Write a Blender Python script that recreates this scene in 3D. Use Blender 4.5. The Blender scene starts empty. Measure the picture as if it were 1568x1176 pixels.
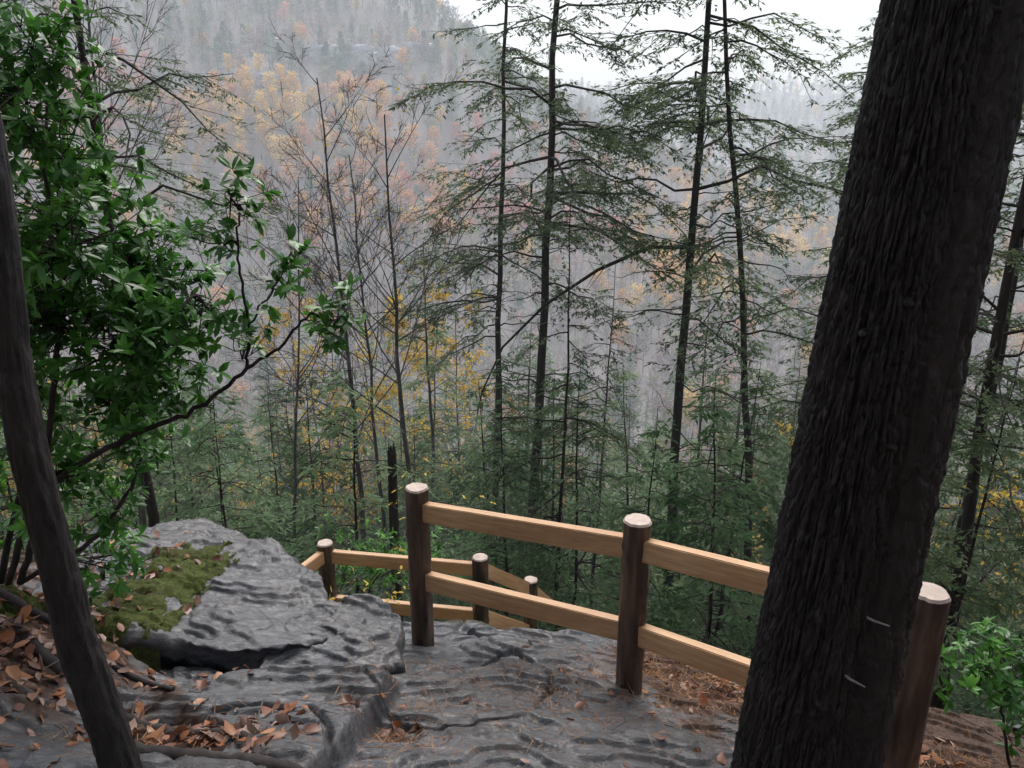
import bpy, bmesh, math, numpy as np, time
from mathutils import Vector
T0=time.time()
S=bpy.context.scene
COL=S.collection
# ------------------------------------------------------------------ noise
_p=np.random.RandomState(7).permutation(256); _p=np.concatenate([_p,_p,_p])
_g=np.random.RandomState(8).normal(size=(256,3)); _g/=np.linalg.norm(_g,axis=1)[:,None]
def perlin(x,y,z):
    x,y,z=np.broadcast_arrays(np.asarray(x,float),np.asarray(y,float),np.asarray(z,float))
    xi=np.floor(x).astype(int);yi=np.floor(y).astype(int);zi=np.floor(z).astype(int)
    xf=x-xi;yf=y-yi;zf=z-zi
    u=xf**3*(xf*(xf*6-15)+10);v=yf**3*(yf*(yf*6-15)+10);w=zf**3*(zf*(zf*6-15)+10)
    def c(i,j,k):
        h=_p[(_p[(_p[(xi+i)&255]+yi+j)&255]+zi+k)&255]
        g=_g[h]
        return g[...,0]*(xf-i)+g[...,1]*(yf-j)+g[...,2]*(zf-k)
    def L(a,b,t): return a+(b-a)*t
    return 1.5*L(L(L(c(0,0,0),c(1,0,0),u),L(c(0,1,0),c(1,1,0),u),v),L(L(c(0,0,1),c(1,0,1),u),L(c(0,1,1),c(1,1,1),u),v),w)
def fbm(x,y,z,o=4,g=.5):
    s=0;a=1
    for i in range(o):
        s=s+a*perlin(np.asarray(x)*2**i+i*7.3,np.asarray(y)*2**i,np.asarray(z)*2**i+i*3.1);a*=g
    return s
def ridge(x,y,z): return 1-2*np.abs(perlin(x,y,z))
def ss(x,a,b):
    t=np.clip((x-a)/(b-a),0,1);return t*t*(3-2*t)
def nrm(a): return a/np.maximum(np.linalg.norm(a,axis=-1,keepdims=True),1e-9)
# ------------------------------------------------------------------ mesh buffer
class MB:
    def __init__(s): s.v=[];s.f=[];s.n=0
    def add(s,v,f,m=0):
        v=np.asarray(v,float).reshape(-1,3);f=np.asarray(f,int)
        if len(v)==0 or len(f)==0:return
        s.v.append(v);s.f.append((f+s.n,m));s.n+=len(v)
    def build(s,name,mats,smooth=True,link=True,parent=None):
        me=bpy.data.meshes.new(name)
        V=np.concatenate(s.v).astype(np.float32)
        li=np.concatenate([f.ravel() for f,m in s.f]).astype(np.int32)
        tot=np.concatenate([np.full(len(f),f.shape[1]) for f,m in s.f])
        mi=np.concatenate([np.full(len(f),m) for f,m in s.f]).astype(np.int32)
        st=np.concatenate([[0],np.cumsum(tot)[:-1]]).astype(np.int32)
        me.vertices.add(len(V));me.vertices.foreach_set("co",V.ravel())
        me.loops.add(len(li));me.loops.foreach_set("vertex_index",li)
        me.polygons.add(len(tot));me.polygons.foreach_set("loop_start",st)
        me.polygons.foreach_set("material_index",mi)
        me.polygons.foreach_set("use_smooth",np.full(len(tot),bool(smooth)))
        for m in mats: me.materials.append(m)
        me.update(calc_edges=True)
        ob=bpy.data.objects.new(name,me)
        if link: COL.objects.link(ob)
        if parent is not None: ob.parent=parent
        return ob
def tube(mb,path,rad,sides=6,m=0,cap=True,prof=None):
    P=np.asarray(path,float);n=len(P);rad=np.broadcast_to(np.asarray(rad,float),(n,))
    t=nrm(np.gradient(P,axis=0))
    d=P[-1]-P[0];ref=np.eye(3)[np.argmin(np.abs(d))]
    a=nrm(np.cross(t,ref));b=np.cross(t,a)
    th=np.arange(sides)/sides*2*math.pi
    v=P[:,None,:]+rad[:,None,None]*(np.cos(th)[None,:,None]*a[:,None,:]+np.sin(th)[None,:,None]*b[:,None,:])
    i=np.arange(n-1)[:,None]*sides;j=np.arange(sides)[None,:];k=(j+1)%sides
    f=np.stack([i+j,i+k,i+sides+k,i+sides+j],-1).reshape(-1,4)
    mb.add(v,f,m)
    if cap:
        mb.add(np.concatenate([v[-1],P[-1:]+0*P[-1:]]),[[q,(q+1)%sides,sides] for q in range(sides)],m)
def strips(mb,p0,p1,w0,w1,rng,m=0):
    p0=np.asarray(p0);p1=np.asarray(p1);n=len(p0)
    if n==0:return
    s=nrm(np.cross(p1-p0,rng.normal(size=(n,3))))
    w0=np.broadcast_to(w0,(n,))[:,None]/2;w1=np.broadcast_to(w1,(n,))[:,None]/2
    v=np.stack([p0-s*w0,p0+s*w0,p1+s*w1,p1-s*w1],1)
    mb.add(v,np.arange(n*4).reshape(n,4),m)
def diamonds(mb,c,d,nn,ln,wd,m=0):
    n=len(c)
    if n==0:return
    s=nrm(np.cross(d,nn));ln=np.broadcast_to(ln,(n,))[:,None];wd=np.broadcast_to(wd,(n,))[:,None]
    v=np.stack([c,c+d*ln*.45+s*wd/2,c+d*ln,c+d*ln*.45-s*wd/2],1)
    mb.add(v,np.arange(n*4).reshape(n,4),m)
def broad(mb,c,d,nn,ln,wd,fold,curl,m=0):
    n=len(c);s=nrm(np.cross(d,nn));u=np.cross(s,d)
    A=lambda x:np.broadcast_to(x,(n,))[:,None]
    ln=A(ln);wd=A(wd);fold=A(fold);curl=A(curl)
    mid=lambda t:c+d*ln*t-u*curl*ln*t*t
    def sd(t,w,sg): return mid(t)+sg*s*wd*w/2+u*fold*wd*w/2
    v=np.stack([mid(0),sd(.3,.85,1),sd(.3,.85,-1),mid(.3),sd(.68,.9,1),sd(.68,.9,-1),mid(.68),mid(1.0)],1)
    b=np.arange(n)[:,None]*8
    q=np.concatenate([b+np.array([[3,1,4,6]]),b+np.array([[2,3,6,5]])])
    t=np.concatenate([b+np.array([[0,1,3]]),b+np.array([[0,3,2]]),b+np.array([[6,4,7]]),b+np.array([[5,6,7]])])
    base=mb.n
    mb.add(v,q,m)
    mb.f.append((t+base,m))
# ------------------------------------------------------------------ materials
def newmat(name):
    m=bpy.data.materials.new(name);m.use_nodes=True
    nt=m.node_tree;b=nt.nodes['Principled BSDF'];return m,nt,b
def nz(nt,vec,scale,detail=5,rough=.55,dist=0):
    n=nt.nodes.new('ShaderNodeTexNoise');n.inputs['Scale'].default_value=scale
    n.inputs['Detail'].default_value=detail;n.inputs['Roughness'].default_value=rough;n.inputs['Distortion'].default_value=dist
    nt.links.new(vec,n.inputs['Vector']);return n.outputs['Fac']
def ramp(nt,fac,stops):
    r=nt.nodes.new('ShaderNodeValToRGB');e=r.color_ramp.elements
    while len(e)<len(stops): e.new(.5)
    for i,(p,c) in enumerate(stops):
        e[i].position=p;e[i].color=(*c,1) if len(c)==3 else c
    nt.links.new(fac,r.inputs['Fac']);return r.outputs['Color']
def g3(v): return (v,v,v)
def mapping(nt,scale,rot=(0,0,0),src='Object'):
    tc=nt.nodes.new('ShaderNodeTexCoord');mp=nt.nodes.new('ShaderNodeMapping')
    mp.inputs['Scale'].default_value=scale;mp.inputs['Rotation'].default_value=rot
    nt.links.new(tc.outputs[src],mp.inputs['Vector']);return mp.outputs['Vector']
def bump(nt,b,h,st,dist,prev=None):
    n=nt.nodes.new('ShaderNodeBump');n.inputs['Strength'].default_value=st;n.inputs['Distance'].default_value=dist
    nt.links.new(h,n.inputs['Height'])
    if prev is not None: nt.links.new(prev,n.inputs['Normal'])
    nt.links.new(n.outputs['Normal'],b.inputs['Normal']);return n.outputs['Normal']
def mixc(nt,f,a,b,mode='MIX'):
    n=nt.nodes.new('ShaderNodeMixRGB');n.blend_type=mode
    for s,i in((f,'Fac'),(a,'Color1'),(b,'Color2')):
        if isinstance(s,(int,float)): n.inputs[i].default_value=s
        elif isinstance(s,tuple): n.inputs[i].default_value=(*s,1)
        else: nt.links.new(s,n.inputs[i])
    return n.outputs['Color']
def bark(name,c1,c2,sc=14,stretch=.22,rough=.85,bs=.6,bd=.01,spec=.25,det=7):
    m,nt,b=newmat(name);v=mapping(nt,(1,1,stretch))
    f=nz(nt,v,sc,det,.65,.4)
    c=ramp(nt,f,[(.3,c1),(.7,c2)])
    if det>3:
        f2=nz(nt,mapping(nt,(1,1,1)),2.5,3)
        c=mixc(nt,ramp(nt,f2,[(.4,g3(0)),(.7,g3(.5))]),c,tuple(x*.45 for x in c2))
        bump(nt,b,f,bs,bd)
    nt.links.new(c,b.inputs['Base Color']);b.inputs['Roughness'].default_value=rough
    b.inputs['Specular IOR Level'].default_value=spec
    return m
def leafmat(name,cols,scale=1.2,rough=.6,trans=.35,spec=.3,rnd=.5):
    m,nt,b=newmat(name);tc=nt.nodes.new('ShaderNodeTexCoord')
    f=nz(nt,tc.outputs['Object'],scale,1,.7)
    oi=nt.nodes.new('ShaderNodeObjectInfo')
    ad=nt.nodes.new('ShaderNodeMath');ad.operation='MULTIPLY_ADD';nt.links.new(oi.outputs['Random'],ad.inputs[0])
    ad.inputs[1].default_value=rnd*.4;ad.inputs[2].default_value=-rnd*.2
    a2=nt.nodes.new('ShaderNodeMath');a2.operation='ADD';nt.links.new(f,a2.inputs[0]);nt.links.new(ad.outputs[0],a2.inputs[1])
    st=[(.3+.4*i/(len(cols)-1),c) for i,c in enumerate(cols)]
    c=ramp(nt,a2.outputs[0],st)
    out=nt.nodes['Material Output']
    if spec<.25:
        nt.nodes.remove(b);b=nt.nodes.new('ShaderNodeBsdfDiffuse');nt.links.new(c,b.inputs['Color']);nt.links.new(b.outputs[0],out.inputs['Surface'])
    else:
        nt.links.new(c,b.inputs['Base Color']);b.inputs['Roughness'].default_value=rough;b.inputs['Specular IOR Level'].default_value=spec
    if trans>0:
        t=nt.nodes.new('ShaderNodeBsdfTranslucent');nt.links.new(c,t.inputs['Color'])
        mx=nt.nodes.new('ShaderNodeMixShader');mx.inputs[0].default_value=trans
        nt.links.new(b.outputs[0],mx.inputs[1]);nt.links.new(t.outputs[0],mx.inputs[2])
        nt.links.new(mx.outputs[0],out.inputs['Surface'])
    return m
M_hbark=bark('hemlock_bark',(.018,.015,.015),(.075,.062,.058),16,.2)
M_bigbark=bark('big_hemlock_bark',(.006,.005,.005),(.044,.035,.033),34,.30,.5,1.0,.014,.5)
M_gbark=bark('grey_bark',(.05,.045,.045),(.15,.135,.13),14,.25,det=3)
M_twig=bark('twig_bark',(.08,.068,.06),(.18,.15,.14),8,1,det=2)
M_hem=leafmat('hemlock_foliage',[(.075,.12,.06),(.15,.21,.11),(.25,.31,.17)],.9,.6,.45,.1)
M_hemy=leafmat('young_hemlock_foliage',[(.07,.12,.06),(.15,.225,.12),(.26,.35,.19)],.7,.6,.4,.1,.8)
M_lau=leafmat('laurel_leaf',[(.035,.12,.018),(.085,.25,.035),(.18,.42,.055)],5,.30,.35,.45)
M_yel=leafmat('yellow_leaf',[(.55,.34,.05),(.74,.50,.08),(.76,.60,.14)],3,.6,.4)
M_org=leafmat('orange_leaf',[(.66,.25,.08),(.85,.42,.15),(.88,.55,.22)],.5,.7,.3,.1,1)
M_yor=leafmat('gold_leaf',[(.75,.42,.07),(.90,.58,.12),(.90,.68,.24)],.5,.7,.3,.1,1)
M_red=leafmat('red_leaf',[(.60,.13,.12),(.80,.26,.22),(.84,.40,.30)],.5,.7,.3,.1,1)
M_pink=leafmat('rust_leaf',[(.48,.28,.21),(.62,.38,.28),(.70,.49,.36)],.5,.7,0,.1,1)
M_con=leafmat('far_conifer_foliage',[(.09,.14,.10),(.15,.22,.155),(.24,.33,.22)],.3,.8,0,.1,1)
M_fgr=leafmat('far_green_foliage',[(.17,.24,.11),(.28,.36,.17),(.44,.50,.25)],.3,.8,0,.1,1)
M_ftw=leafmat('hazed_far_twigs',[(.24,.195,.195),(.35,.285,.285),(.48,.41,.405)],.3,.9,0,.1,1)  # pale lavender: distance haze painted into the twig colour
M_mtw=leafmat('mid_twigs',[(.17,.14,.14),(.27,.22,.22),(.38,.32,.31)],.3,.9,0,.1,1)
M_lit=[leafmat('dead_leaf_brown',[(.10,.045,.03),(.20,.09,.06),(.31,.16,.10)],6,.35,.1),
       leafmat('dead_leaf_orange',[(.27,.10,.045),(.38,.16,.075),(.44,.24,.13)],6,.35,.1),
       leafmat('dead_leaf_pink',[(.22,.125,.10),(.34,.21,.165),(.44,.31,.25)],6,.35,.1)]
M_need=leafmat('pine_needle',[(.12,.05,.025),(.26,.12,.055),(.38,.21,.10)],9,.7,0)
def rockmat():
    m,nt,b=newmat('wet_bedrock')
    v=mapping(nt,(1,1,1));vs=mapping(nt,(1.2,5.5,9),(0.5,.2,.55))
    fol=nz(nt,vs,5,9,.75,.6);big=nz(nt,v,1.3,5,.65);fine=nz(nt,v,60,6,.75);med=nz(nt,v,8,7,.7,.3)
    c=ramp(nt,fol,[(.34,(.022,.023,.029)),(.46,(.064,.066,.077)),(.58,(.100,.102,.114)),(.72,(.16,.158,.17))])
    c=mixc(nt,ramp(nt,big,[(.40,g3(0)),(.56,g3(.7))]),c,(.050,.045,.045))
    c=mixc(nt,ramp(nt,med,[(.56,g3(0)),(.66,g3(.5))]),c,(.15,.138,.13))
    c=mixc(nt,ramp(nt,fine,[(.56,g3(0)),(.68,g3(.4))]),c,(.24,.225,.215))
    c=mixc(nt,ramp(nt,fine,[(.30,g3(.6)),(.42,g3(0))]),c,(.020,.018,.018))
    r=ramp(nt,med,[(.38,g3(.16)),(.64,g3(.42))])
    nt.links.new(r,b.inputs['Roughness']);b.inputs['Specular IOR Level'].default_value=.5
    n1=bump(nt,b,fol,.6,.022);n2=bump(nt,b,med,.4,.012,n1);bump(nt,b,fine,.2,.003,n2)
    b.inputs['Coat Weight'].default_value=.22;b.inputs['Coat Roughness'].default_value=.14
    return m,nt,b,c
M_rock,nt,b,c=rockmat();nt.links.new(c,b.inputs['Base Color'])
M_ter,nt,b,c=rockmat();M_ter.name='ground_material'
def attr(nt,n):
    a=nt.nodes.new('ShaderNodeAttribute');a.attribute_name=n;return a.outputs['Fac']
v=mapping(nt,(1,1,1))
lf=nz(nt,v,38,6,.75);lit=ramp(nt,lf,[(.3,(.020,.012,.009)),(.52,(.070,.040,.028)),(.7,(.18,.11,.075))])
mo=nz(nt,v,60,5,.7);mos=ramp(nt,mo,[(.3,(.03,.045,.008)),(.7,(.16,.19,.03))])
ff=nz(nt,v,1.6,7,.7);flo=ramp(nt,ff,[(.3,(.05,.055,.035)),(.5,(.10,.10,.065)),(.7,(.16,.15,.10))])
fr=nz(nt,v,.05,5,.7);far=ramp(nt,fr,[(.3,(.22,.19,.185)),(.7,(.34,.30,.28))])  # far ground kept bright, haze painted into its colour
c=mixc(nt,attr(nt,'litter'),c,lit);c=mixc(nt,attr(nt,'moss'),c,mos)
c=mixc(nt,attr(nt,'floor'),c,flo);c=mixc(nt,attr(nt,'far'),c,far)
nt.links.new(c,b.inputs['Base Color'])
ro=b.inputs['Roughness'].links[0].from_socket
dry=attr(nt,'dry')
mx=mixc(nt,dry,ro,(.95,.95,.95));nt.links.new(mx,b.inputs['Roughness'])
nt.links.new(mixc(nt,dry,(.22,.22,.22),(0,0,0)),b.inputs['Coat Weight'])
def woodmat(name,c1,c2,sc,axis,rough=.6,blot=.35,bc=None,bs=.25):
    m,nt,b=newmat(name);s=[1,1,1];s[axis]=.06;v=mapping(nt,tuple(s),(.02,.03,.02))
    f=nz(nt,v,sc,6,.6,.5);c=ramp(nt,f,[(.3,c1),(.7,c2)])
    s2=[1,1,1];s2[axis]=.35
    f2=nz(nt,mapping(nt,tuple(s2)),5,5,.65);c=mixc(nt,ramp(nt,f2,[(.45,g3(0)),(.62,g3(blot))]),c,bc or tuple(x*.5 for x in c1))
    nt.links.new(c,b.inputs['Base Color']);b.inputs['Roughness'].default_value=rough
    bump(nt,b,f,bs,.004);return m
M_rail=woodmat('cedar_rail',(.44,.235,.11),(.66,.41,.22),60,0,.5,.45,(.34,.15,.065))
M_post=woodmat('peeled_post',(.035,.022,.016),(.17,.10,.066),32,2,.45,.9,(.018,.012,.010),.7)
M_cut=woodmat('cut_end_grain',(.46,.34,.28),(.62,.50,.43),30,2,.6)
M_peg=woodmat('twig_stub',(.25,.22,.20),(.4,.36,.33),30,2,.6)
M_moss,nt,b=newmat('moss');v=mapping(nt,(1,1,1));f=nz(nt,v,55,6,.75);f2=nz(nt,v,9,4,.6)
cm=ramp(nt,f,[(.3,(.03,.045,.008)),(.55,(.10,.125,.02)),(.72,(.21,.23,.05))])
nt.links.new(mixc(nt,ramp(nt,f2,[(.5,g3(0)),(.65,g3(.7))]),cm,(.06,.05,.02)),b.inputs['Base Color'])
b.inputs['Roughness'].default_value=.95;bump(nt,b,f,1,.03)
# ------------------------------------------------------------------ terrain
RX=[-900,-400,-265,-150,-100,-45,-22,6,41,100,160,250,600]
RZ=[95,108,98,80,70,50,37,18,2,-30,-48,-57,-57]
def edgeY(x): return 4.8+.2*ss(x,.1,.9)-.65*ss(x,1.0,1.9)+.25*ss(-x,1.2,2.5)+.10*perlin(x*1.7,3.3,0)+.05*perlin(x*6,1.3,0)
def baseN(x,y):
    yy=np.where(y<0,y*1.25,y)
    z=-1.38-.41*yy
    z=z-.2*np.clip(x,0,8)-.1*np.clip(x-8,0,60)
    z=z+.40*ss(-x,1.55,2.5)*ss(y,1.5,2.4)+.12*np.clip(-x-2.5,0,8)
    lf=.15*ss(-x-.10*perlin(y*2.2,8.1,0)+.35*(y-2.9)*.35,.60,.66)*ss(y,.5,1)*(1-ss(y,3.2,3.45))
    return z+lf
def H(x,y,detail=True):
    x=np.asarray(x,float);y=np.asarray(y,float)
    e=edgeY(np.clip(x,-6,6));d=np.clip(y-e,0,None)
    yn=np.minimum(y,e);z=baseN(x,yn)
    lat=ss(y,30,140);z=z*(1-lat)+(-3.3)*lat
    z=z-np.interp(d,[0,.3,5,40,100,145,3000],[0,.3,5.8,30,53,57,57])
    hl=(np.interp(x,RX,RZ)+60)*ss(y,150,450)
    hr=np.interp(y,[150,350,600,780,900,1000,3000],[0,14,38,60,88,92,92])
    z=z+np.maximum(hl,hr)
    z=z+ss(y,8,40)*1.2*perlin(x*.09,y*.09,2)+ss(y,170,300)*14*perlin(x*.012,y*.012,5)+ss(y,170,300)*4*perlin(x*.03,y*.03,9)
    if detail:
        w=1-ss(y,5.2,9)
        n=fbm(x*1.1+y*.25,y*1.6,0,3)
        n2=n*4;st=np.floor(n2)+ss(n2-np.floor(n2),.42,.58)
        path=.65+.35*ss(-x,.5,.8)
        z=z+w*(.026*st+.02*n+path*(.012*fbm(x*5+y*3,y*9,3,3)+.012*ridge(x*3.5+y*2,y*8-x*1.5,5)+.008*ridge(x*9+y*6,y*22-x*4,6)+.005*fbm(x*22+9*y,y*34,1,2)))
        cr=np.abs(perlin(x*1.2+y*.8,y*.9-.3*x,4.2));z=z-w*.05*(1-ss(cr,0,.03))
    return z
def geo(a,g,step,cap,end):
    out=[];s=step
    while a<end:
        s=min(s*g,cap if a<480 else 60);a+=s;out.append(a)
    return out
xs=np.linspace(-3.2,3.2,520);gx=geo(3.2,1.10,.014,5,1500);xs=np.concatenate([-np.array(gx[::-1]),xs,gx])
ys=np.linspace(1.6,5.8,440);gy=geo(5.8,1.09,.012,5,1700)
gb=geo(-1.6,1.15,.014,5,60);ys=np.concatenate([-np.array(gb[::-1]),ys,gy])
X,Y=np.meshgrid(xs,ys)
Z=H(X,Y)
nx,ny=len(xs),len(ys)
i=np.arange(ny-1)[:,None]*nx;j=np.arange(nx-1)[None,:]
F=np.stack([i+j,i+j+1,i+nx+j+1,i+nx+j],-1).reshape(-1,4)
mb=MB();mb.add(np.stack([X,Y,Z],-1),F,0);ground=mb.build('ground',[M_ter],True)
def g2(x,y,cx,cy,r): return np.exp(-((x-cx)**2+(y-cy)**2)/r**2)
def litmask(x,y):
    n=fbm(x*2.5,y*2.5,7,4)
    s=1.2*g2(x,y,-2.1,3.0,.5)+.9*g2(x,y,-1.3,2.5,.3)+1.4*g2(x,y,1.3,4.2,.6)+.9*g2(x,y,1.9,3.0,.9)+.7*g2(x,y,1.8,2.2,.6)+.5*g2(x,y,.1,3.6,.25)+.6*g2(x,y,-.55,2.9,.18)+.8*ss(-x,2.4,2.8)+.8*ss(x,1.9,2.3)+.8*ss(-y,-1.6,-1)
    return ss(s+n*.5,.45,.7)
lm=litmask(X,Y)
mm=ss(1.2*g2(X,Y,-2.45,3.3,.4)+.35*g2(X,Y,-1.7,4.2,.3)+.8*g2(X,Y,2.0,2.5,.2)+.35*fbm(X*3,Y*3,1,3),.5,.8)
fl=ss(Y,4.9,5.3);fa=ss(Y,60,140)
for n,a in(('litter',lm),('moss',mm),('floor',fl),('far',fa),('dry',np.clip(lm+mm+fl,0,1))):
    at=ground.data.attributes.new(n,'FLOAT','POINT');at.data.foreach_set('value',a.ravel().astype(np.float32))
# ------------------------------------------------------------------ rock ledge slabs
def slab(name,outline,ztop,thick,seed,N=300,M=80,mats=(M_rock,),layers=6):
    O=np.array(outline,float);O2=np.vstack([O,O[:1]])
    L=np.concatenate([[0],np.cumsum(np.linalg.norm(np.diff(O2,axis=0),axis=1))])
    s=np.linspace(0,L[-1],N,endpoint=False)
    ox=np.interp(s,L,O2[:,0]);oy=np.interp(s,L,O2[:,1])
    cx,cy=ox.mean(),oy.mean()
    ox=ox+.03*fbm(ox*5,oy*5,seed,3);oy=oy+.03*fbm(ox*5,oy*5,seed+9,3)
    rings=[]
    for k in range(1,M+1):
        t=(k/M)**.8;x=cx+(ox-cx)*t;y=cy+(oy-cy)*t
        n=fbm(x*1.6+y*.7,y*2.2,seed,3)*3.4;st=np.floor(n)+ss(n-np.floor(n),.42,.58)
        z=ztop(x,y)+.022*st+.010*fbm(x*6,y*10,seed,3)+.010*ridge(x*3.5+y*2,y*8-x*1.5,seed)+.008*ridge(x*9+y*6,y*22-x*4,seed+1)+.004*fbm(x*25,y*40,seed,2)-.012*ss(np.full_like(x,t),.98,1)
        rings.append(np.stack([x,y,z],-1))
    zt=rings[-1][:,2]
    K=36
    for k in range(1,K+1):
        q=k/K;ly=np.floor(q*layers+.35*perlin(ox*2,oy*2,seed+3));
        off=.0+.07*perlin(ly*3.7+seed,ox*1.2,oy*1.2)+.04*perlin(ly*9.1,ox*5,oy*5)+.010*perlin(q*60,ox*9,oy*9)-.08*ss(q,.1,.35)
        dx,dy=ox-cx,oy-cy;l=np.hypot(dx,dy)
        rings.append(np.stack([ox+dx/l*off,oy+dy/l*off,zt-thick*q],-1))
    R=np.array(rings);n=len(rings)
    mb=MB();i=np.arange(n-1)[:,None]*N;j=np.arange(N)[None,:];k=(j+1)%N
    f=np.stack([i+j,i+N+j,i+N+k,i+k],-1).reshape(-1,4)
    mb.add(R,f,0)
    mb.add(np.vstack([R[0],R[0].mean(0)]),[[q,(q+1)%N,N] for q in range(N)],0)
    return mb.build(name,list(mats),True)
z1=lambda x,y:-2.52-.12*(x+1.9)-.17*(y-3.5)
slab1=[(-2.6,3.35),(-1.75,3.48),(-1.45,3.42),(-1.2,3.50),(-1.02,3.62),(-.98,3.85),(-1.15,4.25),(-1.45,4.7),(-1.75,5.0),(-2.3,5.3),(-2.9,4.8)]
slab('rock_ledge',slab1,z1,.75,3)
slab('rock_ledge',[(-1.30,3.36),(-1.0,3.38),(-.72,3.36),(-.60,3.52),(-.64,3.95),(-.85,4.15),(-1.15,4.1),(-1.3,3.8)],lambda x,y:-2.68-.06*(x+.9)-.12*(y-3.7),.6,11,180,40)
slab('rock_ledge',[(-2.1,3.0),(-1.6,2.75),(-1.15,2.7),(-.76,2.80),(-.68,3.0),(-.74,3.14),(-1.2,3.24),(-1.6,3.45),(-2.2,3.45)],lambda x,y:-2.57-.24*(y-3.0)-.05*(x+1.2),.4,21,240,50,layers=4)
bpy.context.view_layer.update()
dg=bpy.context.evaluated_depsgraph_get()
def surf(x,y):
    hit,loc,no,*_=S.ray_cast(dg,Vector((x,y,1.0)),Vector((0,0,-1)))
    return (loc,no) if hit else (Vector((x,y,float(H(x,y)))),Vector((0,0,1)))
def moss(cx,cy,rx,ry,seed,ht=.05,am=.8):
    N=120;g=np.linspace(-1,1,N);A,B=np.meshgrid(g,g);r=np.hypot(A,B)*1.05+am*fbm(A*2.0,B*2.6,seed,4,.6)
    r=np.maximum(r,ss(np.maximum(np.abs(A),np.abs(B)),.9,1)*1.2)
    x=cx+A*rx+.12*B*rx;y=cy+B*ry;z=np.array([[surf(a,b)[0].z for a,b in zip(ra,rb)] for ra,rb in zip(x,y)])
    z=z+ht*np.sqrt(np.clip(1-r,0,1))-.03*(r>1)+(.012*fbm(x*12,y*12,seed,2)+.008*fbm(x*45,y*45,seed,2))*(r<1)
    mb=MB();i=np.arange(N-1)[:,None]*N;j=np.arange(N-1)[None,:]
    mb.add(np.stack([x,y,z],-1),np.stack([i+j,i+j+1,i+N+j+1,i+N+j],-1).reshape(-1,4));mb.build('moss_patch',[M_moss])
moss(-2.08,4.05,.28,.80,1,.035);moss(-2.55,3.25,.42,.3,2,.14,.4);moss(2.0,2.55,.25,.2,3,.05)
# ------------------------------------------------------------------ fence
def post(par,x,y,zb,zt,r,seed,name):
    N,Mz=48,90;th=np.arange(N)/N*2*math.pi;zs=np.linspace(zb-.2,zt-.012,Mz)
    T,Zz=np.meshgrid(th,zs)
    R=r*(1+.05*fbm(np.cos(T)*1.2+seed,np.sin(T)*1.2,Zz*1.8,3)+.035*perlin(np.cos(T)*5,np.sin(T)*5+seed,Zz*3))
    R-=.005*ss(perlin(np.cos(T)*2+seed,np.sin(T)*2,Zz*3),.0,.12)
    for q in range(6):
        rs=np.random.RandomState(seed*10+q);kt,kz=rs.uniform(0,6.28),rs.uniform(zb,zt-.1)
        R=R+.010*np.exp(-((np.angle(np.exp(1j*(T-kt)))/.25)**2+((Zz-kz)/.03)**2))
    V=np.stack([x+R*np.cos(T),y+R*np.sin(T),Zz],-1)
    top1=V[-1].copy();c=np.array([x,y,zt])
    t2=c+(top1-c)*.9;t2[:,2]=zt
    mb=MB();i=np.arange(Mz-1)[:,None]*N;j=np.arange(N)[None,:];k=(j+1)%N
    mb.add(V,np.stack([i+j,i+k,i+N+k,i+N+j],-1).reshape(-1,4),0)
    mb.add(np.concatenate([top1,t2]),np.stack([j[0],k[0],N+k[0],N+j[0]],-1),1)
    mb.add(np.vstack([t2,c]),[[q,(q+1)%N,N] for q in range(N)],1)
    ob=mb.build(name,[M_post,M_cut],True,parent=par)
    md=ob.modifiers.new('e','EDGE_SPLIT');md.split_angle=math.radians(50);return ob
def rail(par,a,b,h=.125,w=.06,name='rail'):
    a=Vector(a);b=Vector(b);d=b-a;L=d.length
    bm=bmesh.new();bmesh.ops.create_cube(bm,size=1)
    bmesh.ops.scale(bm,vec=(L,w,h),verts=bm.verts)
    bmesh.ops.bevel(bm,geom=bm.edges[:],offset=.005,segments=2,affect='EDGES')
    me=bpy.data.meshes.new(name);bm.to_mesh(me);bm.free();me.materials.append(M_rail)
    ob=bpy.data.objects.new(name,me);COL.objects.link(ob);ob.parent=par
    ob.location=(a+b)/2
    yaw=math.atan2(d.y,d.x);pit=-math.asin(d.z/L);ob.rotation_euler=(0,pit,yaw)
    return ob
fence=bpy.data.objects.new('wooden_fence',None);COL.objects.link(fence)
A=(-.595,4.48,-3.23,-2.13);B=(.66,3.71,-3.08,-1.95);C=(1.635,2.68,-3.0,-1.72)
for k,(p,n,r) in enumerate(((A,'post_1',.074),(B,'post_2',.076),(C,'post_3',.074))): post(fence,*p,r,k+1,n)
def zl(p,dz): return (p[0],p[1],p[3]+dz)
rail(fence,zl(A,-.165),zl(B,-.17),name='rail_top_1');rail(fence,zl(A,-.66),zl(B,-.69),name='rail_low_1')
rail(fence,zl(B,-.17),zl(C,-.14),name='rail_top_2');rail(fence,zl(B,-.69),zl(C,-.66),name='rail_low_2')
fence2=bpy.data.objects.new('wooden_fence',None);COL.objects.link(fence2)
D=(-1.71,6.4,-4.8,-3.6);E=(-.29,6.3,-4.9,-3.69);Fp=(.19,7.0,-5.6,-4.36);G=(-2.35,4.9,-4.6,-3.6);Hh=(.9,8.4,-7.2,-5.9)
for k,(p,n) in enumerate(((D,'post_1'),(E,'post_2'),(Fp,'post_3'),(Hh,'post_4'))): post(fence2,*p,.074,k+5,n)
rail(fence2,zl(D,-.14),zl(E,-.13),name='rail_top_1');rail(fence2,zl(D,-.62),zl(E,-.62),name='rail_low_1')
rail(fence2,zl(E,-.12),zl(Fp,-.12),name='rail_top_2');rail(fence2,zl(E,-.62),zl(Fp,-.62),name='rail_low_2')
rail(fence2,zl(Fp,-.12),zl(Hh,-.12),name='rail_top_3');rail(fence2,zl(Fp,-.62),zl(Hh,-.62),name='rail_low_3')
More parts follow.
